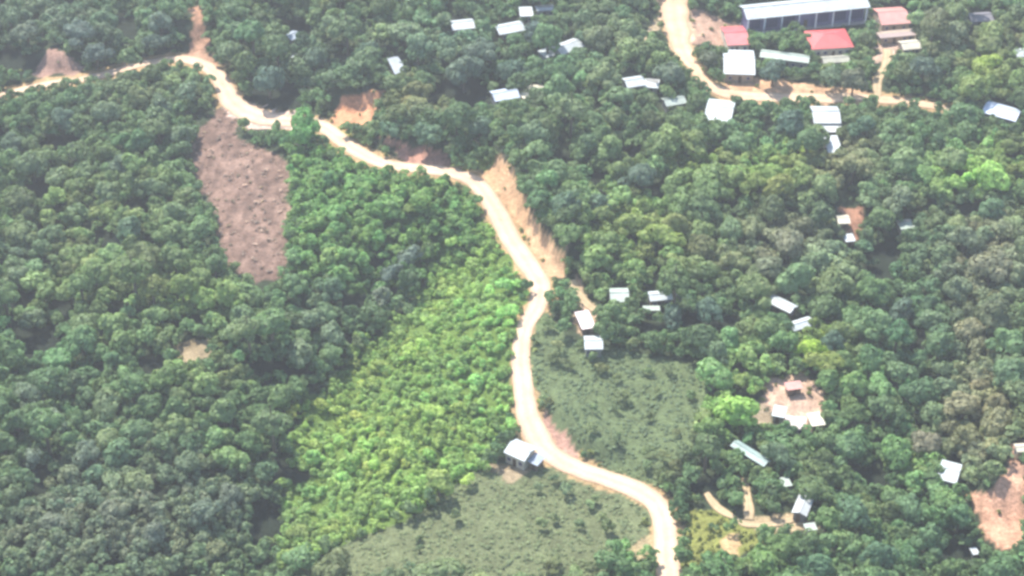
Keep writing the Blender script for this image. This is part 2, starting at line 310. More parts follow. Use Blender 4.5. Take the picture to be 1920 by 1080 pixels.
# ---------------------------------------------------------------- materials
def mat(name):
    m = bpy.data.materials.new(name); m.use_nodes = True
    n = m.node_tree.nodes; b = n['Principled BSDF']; return m, n, m.node_tree.links, b
def noise(n, l, scale, detail=4, coord=None, rough=.6):
    t = n.new('ShaderNodeTexNoise'); t.inputs['Scale'].default_value = scale; t.inputs['Detail'].default_value = detail
    t.inputs['Roughness'].default_value = rough
    if coord is not None: l.new(coord, t.inputs['Vector'])
    return t
def ramp(n, l, src, c0, c1, p0=.3, p1=.7):
    r = n.new('ShaderNodeValToRGB'); l.new(src, r.inputs[0])
    r.color_ramp.elements[0].position = p0; r.color_ramp.elements[1].position = p1
    r.color_ramp.elements[0].color = (*c0, 1) if len(c0) == 3 else c0; r.color_ramp.elements[1].color = (*c1, 1) if len(c1) == 3 else c1
    return r.outputs[0]
def mixc(n, l, mode, fac, a, b):
    m = n.new('ShaderNodeMix'); m.data_type = 'RGBA'; m.blend_type = mode
    for s, v in ((m.inputs[0], fac), (m.inputs[6], a), (m.inputs[7], b)):
        if isinstance(v, bpy.types.NodeSocket): l.new(v, s)
        else: s.default_value = v if not isinstance(v, tuple) else ((*v, 1) if len(v) == 3 else v)
    return m.outputs[2]
def bump(n, l, h, strength, dist, b):
    k = n.new('ShaderNodeBump'); k.inputs['Strength'].default_value = strength; k.inputs['Distance'].default_value = dist
    l.new(h, k.inputs['Height']); l.new(k.outputs[0], b.inputs['Normal'])
def geo_pos(n): return n.new('ShaderNodeNewGeometry').outputs['Position']
def attr(n, name): a = n.new('ShaderNodeAttribute'); a.attribute_name = name; return a
def obj_pos(n): return n.new('ShaderNodeTexCoord').outputs['Object']

def foliage_mat(name, shared):
    m, n, l, b = mat(name)
    if shared:
        oi = n.new('ShaderNodeObjectInfo'); col = mixc(n, l, 'MULTIPLY', 1.0, oi.outputs['Color'], attr(n, 'leaf').outputs['Color'])
    else: col = attr(n, 'tint').outputs['Color']
    nz = noise(n, l, .55, 3, geo_pos(n))
    col = mixc(n, l, 'MULTIPLY', 1.0, col, ramp(n, l, nz.outputs[0], (.78, .82, .8), (1.2, 1.18, 1.1), .35, .65))
    l.new(col, b.inputs['Base Color']); b.inputs['Roughness'].default_value = .62
    b.inputs['Specular IOR Level'].default_value = .35
    tr = n.new('ShaderNodeBsdfTranslucent'); l.new(col, tr.inputs[0]); mx = n.new('ShaderNodeMixShader'); mx.inputs[0].default_value = .48
    l.new(b.outputs[0], mx.inputs[1]); l.new(tr.outputs[0], mx.inputs[2]); l.new(mx.outputs[0], n['Material Output'].inputs[0])
    return m
M_LEAF = foliage_mat('foliage', True); M_LEAFB = foliage_mat('foliage_mass', False)
def m_bark():
    m, n, l, b = mat('bark'); nz = noise(n, l, 3, 4, obj_pos(n))
    l.new(ramp(n, l, nz.outputs[0], (.09, .065, .045), (.2, .16, .12)), b.inputs['Base Color']); b.inputs['Roughness'].default_value = .9
    return m
M_BARK = m_bark()
def m_ground():
    m, n, l, b = mat('ground'); p = geo_pos(n)
    a = attr(n, 'gcol').outputs['Color']
    n1 = noise(n, l, .35, 5, p); n2 = noise(n, l, 1.6, 5, p, .7)
    c = mixc(n, l, 'MULTIPLY', 1.0, a, ramp(n, l, n1.outputs[0], (.74, .72, .7), (1.22, 1.2, 1.18), .32, .68))
    c = mixc(n, l, 'MULTIPLY', 1.0, c, ramp(n, l, n2.outputs[0], (.7, .68, .66), (1.25, 1.22, 1.2), .35, .65))
    l.new(c, b.inputs['Base Color']); b.inputs['Roughness'].default_value = .95; b.inputs['Specular IOR Level'].default_value = .15
    bump(n, l, n2.outputs[0], .9, .5, b); return m
M_GROUND = m_ground()
def m_road(name, c0, c1):
    m, n, l, b = mat(name); p = geo_pos(n)
    n1 = noise(n, l, .22, 5, p); n2 = noise(n, l, 2.4, 5, p, .7)
    c = ramp(n, l, n1.outputs[0], c0, c1, .35, .65)
    u = attr(n, 'across').outputs['Fac']                     # wheel tracks: two packed pale bands
    r = n.new('ShaderNodeValToRGB'); l.new(u, r.inputs[0]); e = r.color_ramp.elements
    e[0].position = 0; e[0].color = (.6, .54, .47, 1); e[1].position = 1; e[1].color = (.6, .54, .47, 1)
    for pos, v in ((.14, .9), (.3, 1.1), (.5, .82), (.7, 1.1), (.86, .9)):
        q = e.new(pos); q.color = (v, v * .99, v * .98, 1)
    c = mixc(n, l, 'MULTIPLY', .8, c, r.outputs[0])
    c = mixc(n, l, 'MULTIPLY', 1.0, c, ramp(n, l, n2.outputs[0], (.86, .84, .82), (1.1, 1.09, 1.08), .35, .65))
    l.new(c, b.inputs['Base Color']); b.inputs['Roughness'].default_value = .95; b.inputs['Specular IOR Level'].default_value = .1
    bump(n, l, n2.outputs[0], .5, .2, b); return m
M_ROAD = m_road('road_earth', srgb(200, 172, 148), srgb(216, 192, 166))
M_PATH = m_road('path_earth', srgb(166, 148, 118), srgb(192, 172, 140))
M_SIDE = m_road('side_road_earth', srgb(196, 166, 136), srgb(212, 186, 158))
ROOFC = dict(white=(.46, .5, .5), bluewhite=(.46, .53, .64), palegreen=(.36, .42, .36), cream=(.56, .52, .4), bluegrey=(.3, .35, .41), khaki=(.36, .35, .27),
             red=(.56, .09, .085), red2=(.52, .11, .11), pink=(.55, .25, .21), mauve=(.33, .25, .22), pinkwhite=(.64, .53, .51), teal=(.3, .39, .36), greywhite=(.46, .48, .47), mauvegrey=(.2, .19, .22))
WALLC = dict(grey=(.28, .28, .27), brown=(.2, .145, .1), tan=(.42, .33, .24), cream=(.62, .57, .46), bluegrey=(.22, .26, .29), darkgrey=(.15, .155, .165))
def m_roof(key):
    m, n, l, b = mat('roof_' + key); c = ROOFC[key]; oc = obj_pos(n); oi = n.new('ShaderNodeObjectInfo')
    va = n.new('ShaderNodeVectorMath'); va.operation = 'ADD'; l.new(oc, va.inputs[0]); l.new(oi.outputs['Location'], va.inputs[1])
    n1 = noise(n, l, .5, 4, va.outputs[0]); n2 = noise(n, l, 1.7, 5, va.outputs[0], .7)
    col = mixc(n, l, 'MULTIPLY', 1.0, c, ramp(n, l, n1.outputs[0], (.82, .82, .83), (1.08, 1.08, 1.07), .35, .62))
    rust = ramp(n, l, n2.outputs[0], (0, 0, 0), (.55, .55, .55), .6, .74)
    col = mixc(n, l, 'MIX', rust, col, (c[0] * .55, c[1] * .44, c[2] * .36))
    l.new(col, b.inputs['Base Color']); b.inputs['Roughness'].default_value = .5; b.inputs['Metallic'].default_value = 0
    wv = n.new('ShaderNodeTexWave'); wv.wave_type = 'BANDS'; wv.bands_direction = 'X'; wv.inputs['Scale'].default_value = 1.3; l.new(oc, wv.inputs[0])
    bump(n, l, wv.outputs[1], .5, .05, b); return m
M_ROOF = {k: m_roof(k) for k in ROOFC}
def m_wall(key):
    m, n, l, b = mat('wall_' + key); n1 = noise(n, l, 1.2, 5, obj_pos(n)); c = WALLC[key]
    l.new(mixc(n, l, 'MULTIPLY', 1.0, c, ramp(n, l, n1.outputs[0], (.7, .69, .67), (1.15, 1.14, 1.13))), b.inputs['Base Color']); b.inputs['Roughness'].default_value = .9
    return m
M_WALL = {k: m_wall(k) for k in WALLC}
def m_plain(name, c, rough=.7):
    m, n, l, b = mat(name); n1 = noise(n, l, 2, 3, obj_pos(n))
    l.new(mixc(n, l, 'MULTIPLY', 1.0, c, ramp(n, l, n1.outputs[0], (.85, .85, .85), (1.1, 1.1, 1.1))), b.inputs['Base Color']); b.inputs['Roughness'].default_value = rough
    return m
M_DOOR = m_plain('door_wood', (.09, .055, .035)); M_PANE = m_plain('dark_glass', (.06, .05, .13), .3); M_FRAME = m_plain('window_paint', (.55, .55, .52))
M_COL = m_plain('column_paint', (.86, .85, .88)); M_SCHW = m_plain('school_wall', (.17, .16, .3)); M_PLINTH = m_plain('concrete', (.4, .37, .34))

# ---------------------------------------------------------------- mesh helpers
C = sc.collection
def mesh_np(name, verts, faces4, m=None, smooth=False, attrs=None):
    me = bpy.data.meshes.new(name); nv = len(verts); nf = len(faces4); k = faces4.shape[1]
    me.vertices.add(nv); me.vertices.foreach_set('co', np.ascontiguousarray(verts, np.float32).ravel())
    me.loops.add(nf * k); me.loops.foreach_set('vertex_index', np.ascontiguousarray(faces4, np.int32).ravel())
    me.polygons.add(nf); me.polygons.foreach_set('loop_start', np.arange(0, nf * k, k, dtype=np.int32))
    me.polygons.foreach_set('loop_total', np.full(nf, k, np.int32))
    if smooth: me.polygons.foreach_set('use_smooth', np.ones(nf, bool))
    for an, av in (attrs or {}).items():
        if av.ndim == 1:
            a = me.attributes.new(an, 'FLOAT', 'POINT'); a.data.foreach_set('value', av.astype(np.float32))
        else:
            a = me.attributes.new(an, 'FLOAT_COLOR', 'POINT'); a.data.foreach_set('color', np.ascontiguousarray(np.c_[av, np.ones(len(av))], np.float32).ravel())
    if m: me.materials.append(m)
    me.update(); me.validate(clean_customdata=False); return me
def link(name, me, parent=None, loc=None):
    o = bpy.data.objects.new(name, me); C.objects.link(o)
    if parent: o.parent = parent
    if loc is not None: o.location = loc
    return o
def tag(o, label=None, cat=None, group=None, kind=None):
    if label: o['label'] = label
    if cat: o['category'] = cat
    if group: o['group'] = group
    if kind: o['kind'] = kind
class MB:
    def __init__(s): s.v = []; s.f = []
    def box(s, x0, x1, y0, y1, z0, z1):
        n = len(s.v); s.v += [(x, y, z) for z in (z0, z1) for y in (y0, y1) for x in (x0, x1)]
        s.f += [tuple(n + i for i in q) for q in ((0, 2, 3, 1), (4, 5, 7, 6), (0, 1, 5, 4), (2, 6, 7, 3), (0, 4, 6, 2), (1, 3, 7, 5))]
    def prism(s, pts, t):
        """closed sheet: polygon pts (3d) thickened downward by t"""
        n = len(s.v); k = len(pts); s.v += list(pts) + [(p[0], p[1], p[2] - t) for p in pts]
        s.f.append(tuple(range(n, n + k))); s.f.append(tuple(range(n + 2 * k - 1, n + k - 1, -1)))
        for i in range(k):
            j = (i + 1) % k; s.f.append((n + i, n + k + i, n + k + j, n + j))
    def build(s, name, m, parent=None):
        me = bpy.data.meshes.new(name); me.from_pydata(s.v, [], s.f); me.materials.append(m); me.update()
        return link(name, me, parent)

# ---------------------------------------------------------------- the ground
xs = np.concatenate([np.linspace(-420, -172, 40)[:-1], np.arange(-172, 172, .8), np.linspace(172, 420, 40)])
ys = np.concatenate([np.linspace(90, 222, 50)[:-1], np.arange(222, 505, .8), np.linspace(505, 900, 60)])
X, Y = np.meshgrid(xs, ys); Z = H(X, Y)
px, py = project(X, Y, Z)
jx = px + (fbm(X / 4.5, Y / 4.5, 21) - .5) * 38; jy = py + (fbm(X / 4.5, Y / 4.5, 31) - .5) * 24
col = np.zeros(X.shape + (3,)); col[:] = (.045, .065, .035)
def paint(mask, c): col[mask] = c
v = fbm(X / 9, Y / 9, 55)[..., None]
for poly, c in ((P_OLIVE1, srgb(98, 114, 80)), (P_OLIVE2, srgb(106, 116, 84)), (P_LIGHT, srgb(96, 122, 60)), (P_MIDG, srgb(70, 100, 52))):
    paint(inpoly(jx, jy, poly), c)
for gx, gy, a, b in GAPS: paint(((px - gx) / a) ** 2 + ((py - gy) / b) ** 2 < 2.2, (.02, .03, .02))  # litter in the canopy gaps, painted near-black to strengthen their shade
m_ = inpoly(jx, jy, P_BROWN); bc = np.array(srgb(108, 88, 78)) * (1 - v) + np.array(srgb(138, 116, 104)) * v; bc = bc * (.35 + 1.3 * fbm(X / 1.1, Y / 3.5, 91)[..., None]); col[m_] = bc[m_]
for poly, c in GRASSY: paint(inpoly(jx, jy, poly), srgb(*c))
st = fbm(X / 1.2 + Y / 6, Y / 5, 66)[..., None]                     # erosion streaks
for poly, c in SOIL:
    k = inpoly(jx, jy, poly); c = np.array(srgb(*c)) * .8; cc = c * (.5 + .95 * st); cc = cc * (1 - .3 * v) + .3 * v * np.array([.46, .38, .29]); col[k] = cc[k]
dmain, _ = polydist(X, Y, [tuple(p[:3]) for p in main_pts]); dside, _ = polydist(X, Y, [tuple(p[:3]) for p in side_pts])
k = (np.minimum(dmain, dside + .3) + (fbm(X / 2, Y / 2, 77) - .5) * 3) < 3.9
vc = np.array(srgb(176, 150, 112)) * (.7 + .6 * st); near = k & (col.sum(2) < .35); col[near] = vc[near]
nx, ny = len(xs), len(ys); idx = np.arange(nx * ny).reshape(ny, nx)
F = np.stack([idx[:-1, :-1], idx[:-1, 1:], idx[1:, 1:], idx[1:, :-1]], -1).reshape(-1, 4)
Z = Z + (fbm(X / 1.7, Y / 1.7, 88) - .5) * .35 * (np.minimum(dmain, dside) > 4)
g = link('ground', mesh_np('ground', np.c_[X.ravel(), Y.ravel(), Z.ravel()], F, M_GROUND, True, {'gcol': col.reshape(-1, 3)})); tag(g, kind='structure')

def ribbon(name, pts, m, lift=.06, seed=0, ragged=.5):
    P = pts[:, :2]; T = np.gradient(P, axis=0); T /= np.linalg.norm(T, axis=1)[:, None]; N = np.c_[-T[:, 1], T[:, 0]]
    s = np.r_[0, np.cumsum(np.linalg.norm(np.diff(P, axis=0), axis=1))]
    n = int(s[-1] / .9) + 2; q = np.linspace(0, s[-1], n)
    cx = np.interp(q, s, P[:, 0]); cy = np.interp(q, s, P[:, 1]); w_ = np.interp(q, s, pts[:, 3]); zz = np.interp(q, s, pts[:, 2])
    nx_ = np.interp(q, s, N[:, 0]); ny_ = np.interp(q, s, N[:, 1])
    el = (fbm(q / 5, q * 0 + seed, 5) - .5) * 2 * ragged; er = (fbm(q / 5, q * 0 + seed + 50, 6) - .5) * 2 * ragged
    K = 9; V = []; U = []
    for k in range(K):
        t = k / (K - 1); off = (-w_ / 2 + el) * (1 - t) + (w_ / 2 + er) * t
        x = cx + nx_ * off; y = cy + ny_ * off
        z = np.maximum(H(x, y), zz - .2) + lift + .05 * math.sin(math.pi * t)
        V.append(np.c_[x, y, z]); U.append(np.full(n, t))
    V = np.stack(V, 1).reshape(-1, 3); U = np.stack(U, 1).ravel()
    ii = np.arange(n * K).reshape(n, K); F = np.stack([ii[:-1, :-1], ii[:-1, 1:], ii[1:, 1:], ii[1:, :-1]], -1).reshape(-1, 4)
    o = link(name, mesh_np(name, V, F, m, True, {'across': U})); tag(o, kind='structure'); return o
ribbon('dirt_road', main_pts, M_ROAD, .10, 1, .3)
ribbon('side_road', side_pts, M_SIDE, .14, 2, .6)
for i, (k, v_) in enumerate(LANE_PTS.items()): ribbon(k, v_, M_PATH, .18 + .01 * i, 3 + i, .5)

# ---------------------------------------------------------------- houses
def make_house(hd):
    L, W, e = hd['L'], hd['W'], hd['eave']; kind = hd['roof']
    root = bpy.data.objects.new(hd['name'], None); C.objects.link(root); root.empty_display_size = .5
    root.location = (hd['c'][0], hd['c'][1], hd['z']); ang = math.atan2(hd['u'][1], hd['u'][0]); root.rotation_euler = (0, 0, ang)
    tag(root, hd['label'], hd['name'], 'houses and sheds of the hillside village')
    ov = .35; hx, hy = L / 2 - ov, W / 2 - ov; rot = False
    turn = W > L * 1.6                                     # ridge follows the longer side
    rise = min(L, W) * .5 * math.tan(R(19 if kind != 'shed' else 6))
    rx, ry = L / 2, W / 2
    wm = M_WALL[hd['wc']]; rm = M_ROOF[hd['rc']]
    b = MB()
    if kind == 'gable':
        b.box(-hx, hx, -hy, hy, -.6, e - .12)
        k = len(b.v)
        if not turn:
            g_ = e - .14 + rise * .86
            for s in (-1, 1):
                n = len(b.v); b.v += [(s * (hx - .02), -hy + .05, e - .13), (s * (hx - .02), hy - .05, e - .13), (s * (hx - .02), 0, g_), (s * (hx - .2), -hy + .05, e - .13), (s * (hx - .2), hy - .05, e - .13), (s * (hx - .2), 0, g_)]
                b.f += [(n, n + 1, n + 2), (n + 3, n + 5, n + 4), (n, n + 2, n + 5, n + 3), (n + 1, n + 4, n + 5, n + 2)]
        else:
            g_ = e - .14 + rise * .86
            for s in (-1, 1):
                n = len(b.v); b.v += [(-hx + .05, s * (hy - .02), e - .13), (hx - .05, s * (hy - .02), e - .13), (0, s * (hy - .02), g_), (-hx + .05, s * (hy - .2), e - .13), (hx - .05, s * (hy - .2), e - .13), (0, s * (hy - .2), g_)]
                b.f += [(n, n + 1, n + 2), (n + 3, n + 5, n + 4), (n, n + 2, n + 5, n + 3), (n + 1, n + 4, n + 5, n + 2)]
    else: b.box(-hx, hx, -hy, hy, -.6, e - .12)
    b.build('wall', wm, root)
    r = MB(); sag = random.uniform(-.06, .06)
    if kind == 'gable':
        if not turn:
            r.prism([(-rx, -ry, e), (rx, -ry, e + sag), (rx, 0, e + rise + sag), (-rx, 0, e + rise)], .08)
            r.prism([(-rx, .01, e + rise), (rx, .01, e + rise + sag), (rx, ry, e + sag), (-rx, ry, e)], .08)
        else:
            r.prism([(-rx, -ry, e), (0, -ry, e + rise), (0, ry, e + rise + sag), (-rx, ry, e + sag)], .08)
            r.prism([(.01, -ry, e + rise), (rx, -ry, e), (rx, ry, e + sag), (.01, ry, e + rise + sag)], .08)
    elif kind == 'hip':
        d = ry * .9; T = e + rise
        r.prism([(-rx, -ry, e), (rx, -ry, e), (rx - d, 0, T), (-rx + d, 0, T)], .08); r.prism([(rx, ry, e), (-rx, ry, e), (-rx + d, .02, T), (rx - d, .02, T)], .08)
        r.prism([(rx + .01, -ry + .01, e), (rx + .01, ry - .01, e), (rx - d + .02, 0, T)], .08); r.prism([(-rx - .01, ry - .01, e), (-rx - .01, -ry + .01, e), (-rx + d - .02, 0, T)], .08)
    else:
        f = random.choice((-1, 1)) * rise
        r.prism([(-rx, -ry, e - f * .3), (rx, -ry, e - f * .3 + sag), (rx, ry, e + f + sag), (-rx, ry, e + f)], .07)
    ro = r.build('roof', rm, root)
    if kind != 'shed':
        c = MB()
        if kind == 'hip': d = ry * .9; c.box(-rx + d, rx - d, -.12, .12, e + rise - .02, e + rise + .06)
        elif not turn: c.box(-rx, rx, -.14, .14, e + rise - .03, e + rise + .07 + max(sag, 0))
        else: c.box(-.14, .14, -ry, ry, e + rise - .03, e + rise + .07 + max(sag, 0))
        c.build('ridge_cap', rm, ro)
    # front openings (camera-facing long wall) and one in each end wall
    d = MB(); dx = random.uniform(-.25, .15) * hx; dh = min(2.0, e - .4); d.box(dx - .42, dx + .42, -hy - .04, -hy + .02, 0, dh); dr = d.build('door', M_DOOR, root)
    if L > 3.2:
        for wx in ((-.62, .62) if L < 9 else (-.7, -.35, .4, .75)):
            f = MB(); x = wx * hx
            if abs(x - dx) < 1.1: continue
            f.box(x - .5, x + .5, -hy - .05, -hy + .02, .9, min(1.95, e - .5)); fr = f.build('window', M_FRAME, root)
            p_ = MB(); p_.box(x - .42, x + .42, -hy - .065, -hy - .04, .98, min(1.87, e - .58)); p_.build('pane', M_PANE, fr)
        for s in (-1, 1):
            f = MB(); x0, x1 = sorted((s * (hx - .02), s * (hx + .05))); f.box(x0, x1, -.45, .45, .9, min(1.95, e - .5)); fr = f.build('window', M_FRAME, root)
            p_ = MB(); x0, x1 = sorted((s * (hx + .04), s * (hx + .065))); p_.box(x0, x1, -.37, .37, .98, min(1.87, e - .58)); p_.build('pane', M_PANE, fr)
    return root
for hd in HOUSES:
    o = make_house(hd)
    if hd['label'].startswith('square white house'):        # porch on posts
        W = hd['W'] / 2; L = hd['L'] / 2; r = MB(); r.prism([(-L * .6, -W - 2.6, 1.9), (L, -W - 2.6, 1.9), (L, -W + .2, 2.5), (-L * .6, -W + .2, 2.5)], .07); r.build('porch_roof', M_ROOF['greywhite'], o)
        for x in (-L * .55, L * .2, L * .93):
            c = MB(); c.box(x - .07, x + .07, -W - 2.5, -W - 2.36, -.5, 1.9); c.build('porch_post', M_FRAME, o)

# school: long white roof over bays of dark windows between white columns
sr = bpy.data.objects.new('school_building', None); C.objects.link(sr); sr.location = (SCH['A'][0], SCH['A'][1], SCH['z']); sr.rotation_euler = (0, 0, math.atan2(SCH['u'][1], SCH['u'][0]))
tag(sr, 'long school building with a white roof over dark window bays between white columns', 'school')
SL = SCH['L']; e = 5.5; D = 7.0
b = MB(); b.box(.4, SL - .4, 1.5, D, -.8, e - .15); b.build('wall', M_SCHW, sr)
b = MB(); b.box(0, SL, -.15, D + .2, -.8, .12); b.build('plinth', M_PLINTH, sr)
r = MB(); r.prism([(-.5, -.5, e), (SL + .5, -.5, e), (SL + .5, D / 2 + .2, e + 1.5), (-.5, D / 2 + .2, e + 1.5)], .1); r.prism([(-.5, D / 2 + .22, e + 1.5), (SL + .5, D / 2 + .22, e + 1.5), (SL + .5, D + .8, e), (-.5, D + .8, e)], .1)
ro = r.build('roof', M_ROOF['white'], sr); c = MB(); c.box(-.5, SL + .5, D / 2, D / 2 + .4, e + 1.48, e + 1.6); c.build('ridge_cap', M_ROOF['white'], ro)
NB = 7; bw = SL / NB
for i in range(NB + 1):
    x = min(max(i * bw, .25), SL - .25); c = MB(); c.box(x - .19, x + .19, 0, .38, .12, e - .12 + .05); c.build('column', M_COL, sr)
for i in range(NB):
    x = (i + .5) * bw
    if i == 3:
        d = MB(); d.box(x - .6, x + .6, 1.44, 1.52, .12, 2.4); d.build('door', M_DOOR, sr); continue
    f = MB(); f.box(x - bw * .36, x + bw * .36, 1.44, 1.52, 1.0, 4.6); fr = f.build('window', M_SCHW, sr)
    p_ = MB()
    for k in range(4): x0 = x - bw * .34 + k * bw * .17; p_.box(x0 + .05, x0 + bw * .17 - .05, 1.41, 1.45, 1.1, 4.5)
    p_.build('pane', M_PANE, fr)

# ---------------------------------------------------------------- trees
def quads(P, N, size, rot=None):
    """square leaf clumps at P facing N"""
    n = len(P); a = rng.normal(size=(n, 3)); t = np.cross(N, a); t /= np.linalg.norm(t, axis=1)[:, None] + 1e-9; b = np.cross(N, t)
    s1 = (size * rng.uniform(.7, 1.3, n))[:, None]; s2 = (size * rng.uniform(.5, 1.1, n))[:, None]
    fold = N * (size * rng.uniform(-.35, .15, n))[:, None]
    V = np.stack([P - t * s1 + fold, P - b * s2, P + t * s1 + fold, P + b * s2], 1)
    return V.reshape(-1, 3)
def crown(n, lobes, flat=.72, seed=0, leaf=.15, spread=.62):
    """unit-radius crown: leaf clumps over the shells of uneven lobes"""
    r_ = np.random.default_rng(seed); cen = []; rad = []
    cen.append((0, 0, .12)); rad.append(.55)
    for k in range(lobes):
        a = 2 * math.pi * (k + r_.uniform(-.35, .35)) / lobes; d = spread * r_.uniform(.5, 1.3)
        cen.append((d * math.cos(a), d * math.sin(a), r_.uniform(-.3, .35) - .15 * d)); rad.append(r_.uniform(.24, .5))
    for k in range(lobes // 2):
        a = r_.uniform(0, 6.28); d = r_.uniform(.1, .4); cen.append((d * math.cos(a), d * math.sin(a), r_.uniform(.35, .62))); rad.append(r_.uniform(.22, .36))
    cen = np.array(cen); rad = np.array(rad); wgt = rad ** 2 / (rad ** 2).sum()
    k = r_.choice(len(rad), size=n * 4, p=wgt); d = r_.normal(size=(n * 4, 3)); d /= np.linalg.norm(d, axis=1)[:, None]
    P = cen[k] + d * rad[k][:, None] * r_.uniform(.86, 1.08, n * 4)[:, None]
    ins = np.zeros(len(P), bool)
    for j in range(len(rad)): ins |= (np.linalg.norm(P - cen[j], axis=1) < rad[j] * .8) & (k != j)
    ok = ~ins & (d[:, 2] > -.55); P = P[ok][:n]; d = d[ok][:n]
    N = d + r_.normal(size=P.shape) * .24 + np.array([0, 0, .18]); N /= np.linalg.norm(N, axis=1)[:, None]
    P = P * np.array([1, 1, flat]); V = quads(P, N, np.full(len(P), leaf))
    V[:, 2] += .45
    lf = r_.uniform(.72, 1.28, len(P)); return V, np.repeat(lf, 4)
def limb(p0, p1, r0, r1, k=6):
    p0 = np.array(p0, float); p1 = np.array(p1, float); d = p1 - p0; d /= np.linalg.norm(d); a = np.cross(d, [0.3, 1, .2]); a /= np.linalg.norm(a); b = np.cross(d, a)
    V = []
    for p, r in ((p0, r0), (p1, r1)):
        for i in range(k): t = 2 * math.pi * i / k; V.append(p + (a * math.cos(t) + b * math.sin(t)) * r)
    return V, [(i, (i + 1) % k, k + (i + 1) % k, k + i) for i in range(k)]
def trunk_mesh(seed):
    r_ = random.Random(seed); V = []; F = []
    def add(*a):
        v, f = limb(*a); n = len(V); V.extend(v); F.extend([tuple(n + i for i in q) for q in f])
    top = (r_.uniform(-.05, .05), r_.uniform(-.05, .05), .1)
    add((0, 0, -.95), top, .1, .06)
    for k in range(5):
        a = 2 * math.pi * k / 5 + r_.random(); d = r_.uniform(.35, .6); z0 = r_.uniform(-.3, 0)
        add((0, 0, z0), (d * math.cos(a), d * math.sin(a), r_.uniform(.25, .6)), .045, .015)
    add(top, (0, 0, .7), .06, .02)
    return mesh_np('trunk', np.array(V), np.array(F), M_BARK)
NV = 9
CR = [crown(560, 6 + i % 4, .68 + .05 * (i % 4), 100 + i, .125, .6) for i in range(NV)]
CRS = [crown(260, 5 + i % 3, .7 + .04 * (i % 3), 200 + i, .165, .58) for i in range(NV)]
CM = [mesh_np('crown', v, np.arange(len(v)).reshape(-1, 4), M_LEAF, False, {'leaf': np.repeat(l_[:, None], 3, 1)}) for v, l_ in CR]
TM = [trunk_mesh(i) for i in range(4)]

# what must stay open to view from the air: roads, roofs, bare earth (tree sites that would bury them are not used)
GW, GH = 480, 300
gx_, gy_ = np.meshgrid((np.arange(GW) + .5) * 4, (np.arange(GH) + .5) * 4 - 20)
CLEAR = np.zeros((GH, GW), bool)
def road_px(pts, wid_extra=0):
    m = np.zeros((GH, GW), bool)
    P = pts; T = np.gradient(P[:, :2], axis=0); T /= np.linalg.norm(T, axis=1)[:, None]; N = np.c_[-T[:, 1], T[:, 0]]
    l_ = P[:, :2] + N * (P[:, 3:4] / 2 + wid_extra); r_ = P[:, :2] - N * (P[:, 3:4] / 2 + wid_extra)
    lx, ly = project(l_[:, 0], l_[:, 1], P[:, 2]); qx, qy = project(r_[:, 0], r_[:, 1], P[:, 2])
    for i in range(len(P) - 1): m |= inpoly(gx_, gy_, [(lx[i], ly[i]), (lx[i + 1], ly[i + 1]), (qx[i + 1], qy[i + 1]), (qx[i], qy[i])])
    return m
CLEAR |= road_px(main_pts, .1); CLEAR |= road_px(side_pts, 0)
for p in LANE_PTS.values(): CLEAR |= road_px(p, .2)
SITE = CLEAR.copy()
HOUSEM = np.zeros((GH, GW), bool)
for hd in HOUSES:
    q = np.array(hd['quad'], float); q = q.mean(0) + (q - q.mean(0)) * .96; HOUSEM |= inpoly(gx_, gy_, [tuple(p) for p in q])
CLEAR |= HOUSEM
CLEAR |= inpoly(gx_, gy_, [(1385, 10), (1630, 10), (1630, 50), (1400, 62)])
SOILM = np.zeros((GH, GW), bool)
for poly, c in GRASSY[:1]: CLEAR |= inpoly(gx_, gy_, poly) & (fbm(gx_ / 20, gy_ / 14, 71) > .43)
jgx = gx_ + (fbm(gx_ / 22, gy_ / 16, 61) - .5) * 26; jgy = gy_ + (fbm(gx_ / 22, gy_ / 16, 62) - .5) * 16
for poly, c in SOIL: SOILM |= inpoly(gx_, gy_, poly)
CLEAR |= SOILM | inpoly(jgx, jgy, P_BROWN)
def at(mask, x, y):
    i = int((y + 20) / 4); j = int(x / 4)
    return mask[i, j] if 0 <= i < GH and 0 <= j < GW else False
def hits(mask, cx, cy, rx, ry):
    return any(at(mask, cx + rx * f * math.cos(R(a)), cy + ry * f * math.sin(R(a))) for a in range(0, 360, 30) for f in (.45, .8))
def blocks(cx, cy, rx, ry):
    n = 0; t = 0
    for a in range(0, 360, 30):
        for f in (.55, .92):
            t += 1; n += at(CLEAR, cx + rx * f * math.cos(R(a)), cy + ry * f * math.sin(R(a)))
    return n / t
BASE = np.array(srgb(98, 126, 86))
LEAFK = 1.0; WARM = np.array([1.34, 1.28, 1.22])
def leafcolour(qx, qy, x, y):
    c = np.array(BASE); 
    fl = 1.0; ax, ay = qx + rng.normal(0, 12), qy + rng.normal(0, 9)
    if inp(ax, ay, P_LIGHT): c = np.array(srgb(148, 178, 104)); fl = .5
    elif inp(ax, ay, P_MIDG): c = np.array(srgb(116, 152, 92)); fl = .6
    elif inp(qx, qy, P_OLIVE1) or inp(qx, qy, P_OLIVE2): c = np.array(srgb(118, 134, 96))
    for (cx, cy), (rx, ry), cc, s in TINT:
        d = ((qx - cx) / rx) ** 2 + ((qy - cy) / ry) ** 2
        if d < 4: k = min(1, s) * math.exp(-d * .9); c = c * (1 - k) + np.array(srgb(*cc)) * k
    j = rng.normal(0, 1, 3); f = math.exp(.17 * fl * j[0])
    if x or y:
        dr = float(fbm(np.array(x / 16), np.array(y / 16), 12)) - .5; dy_ = float(fbm(np.array(x / 22), np.array(y / 22), 44)) - .5
        c = c * math.exp(.75 * fl * dr) * np.array([math.exp(.45 * dy_), 1, math.exp(-.3 * dy_)])
    c = c * f * np.array([math.exp(.07 * j[1]), 1, math.exp(.04 * j[2])])
    return c
TREES = []; cell = {}
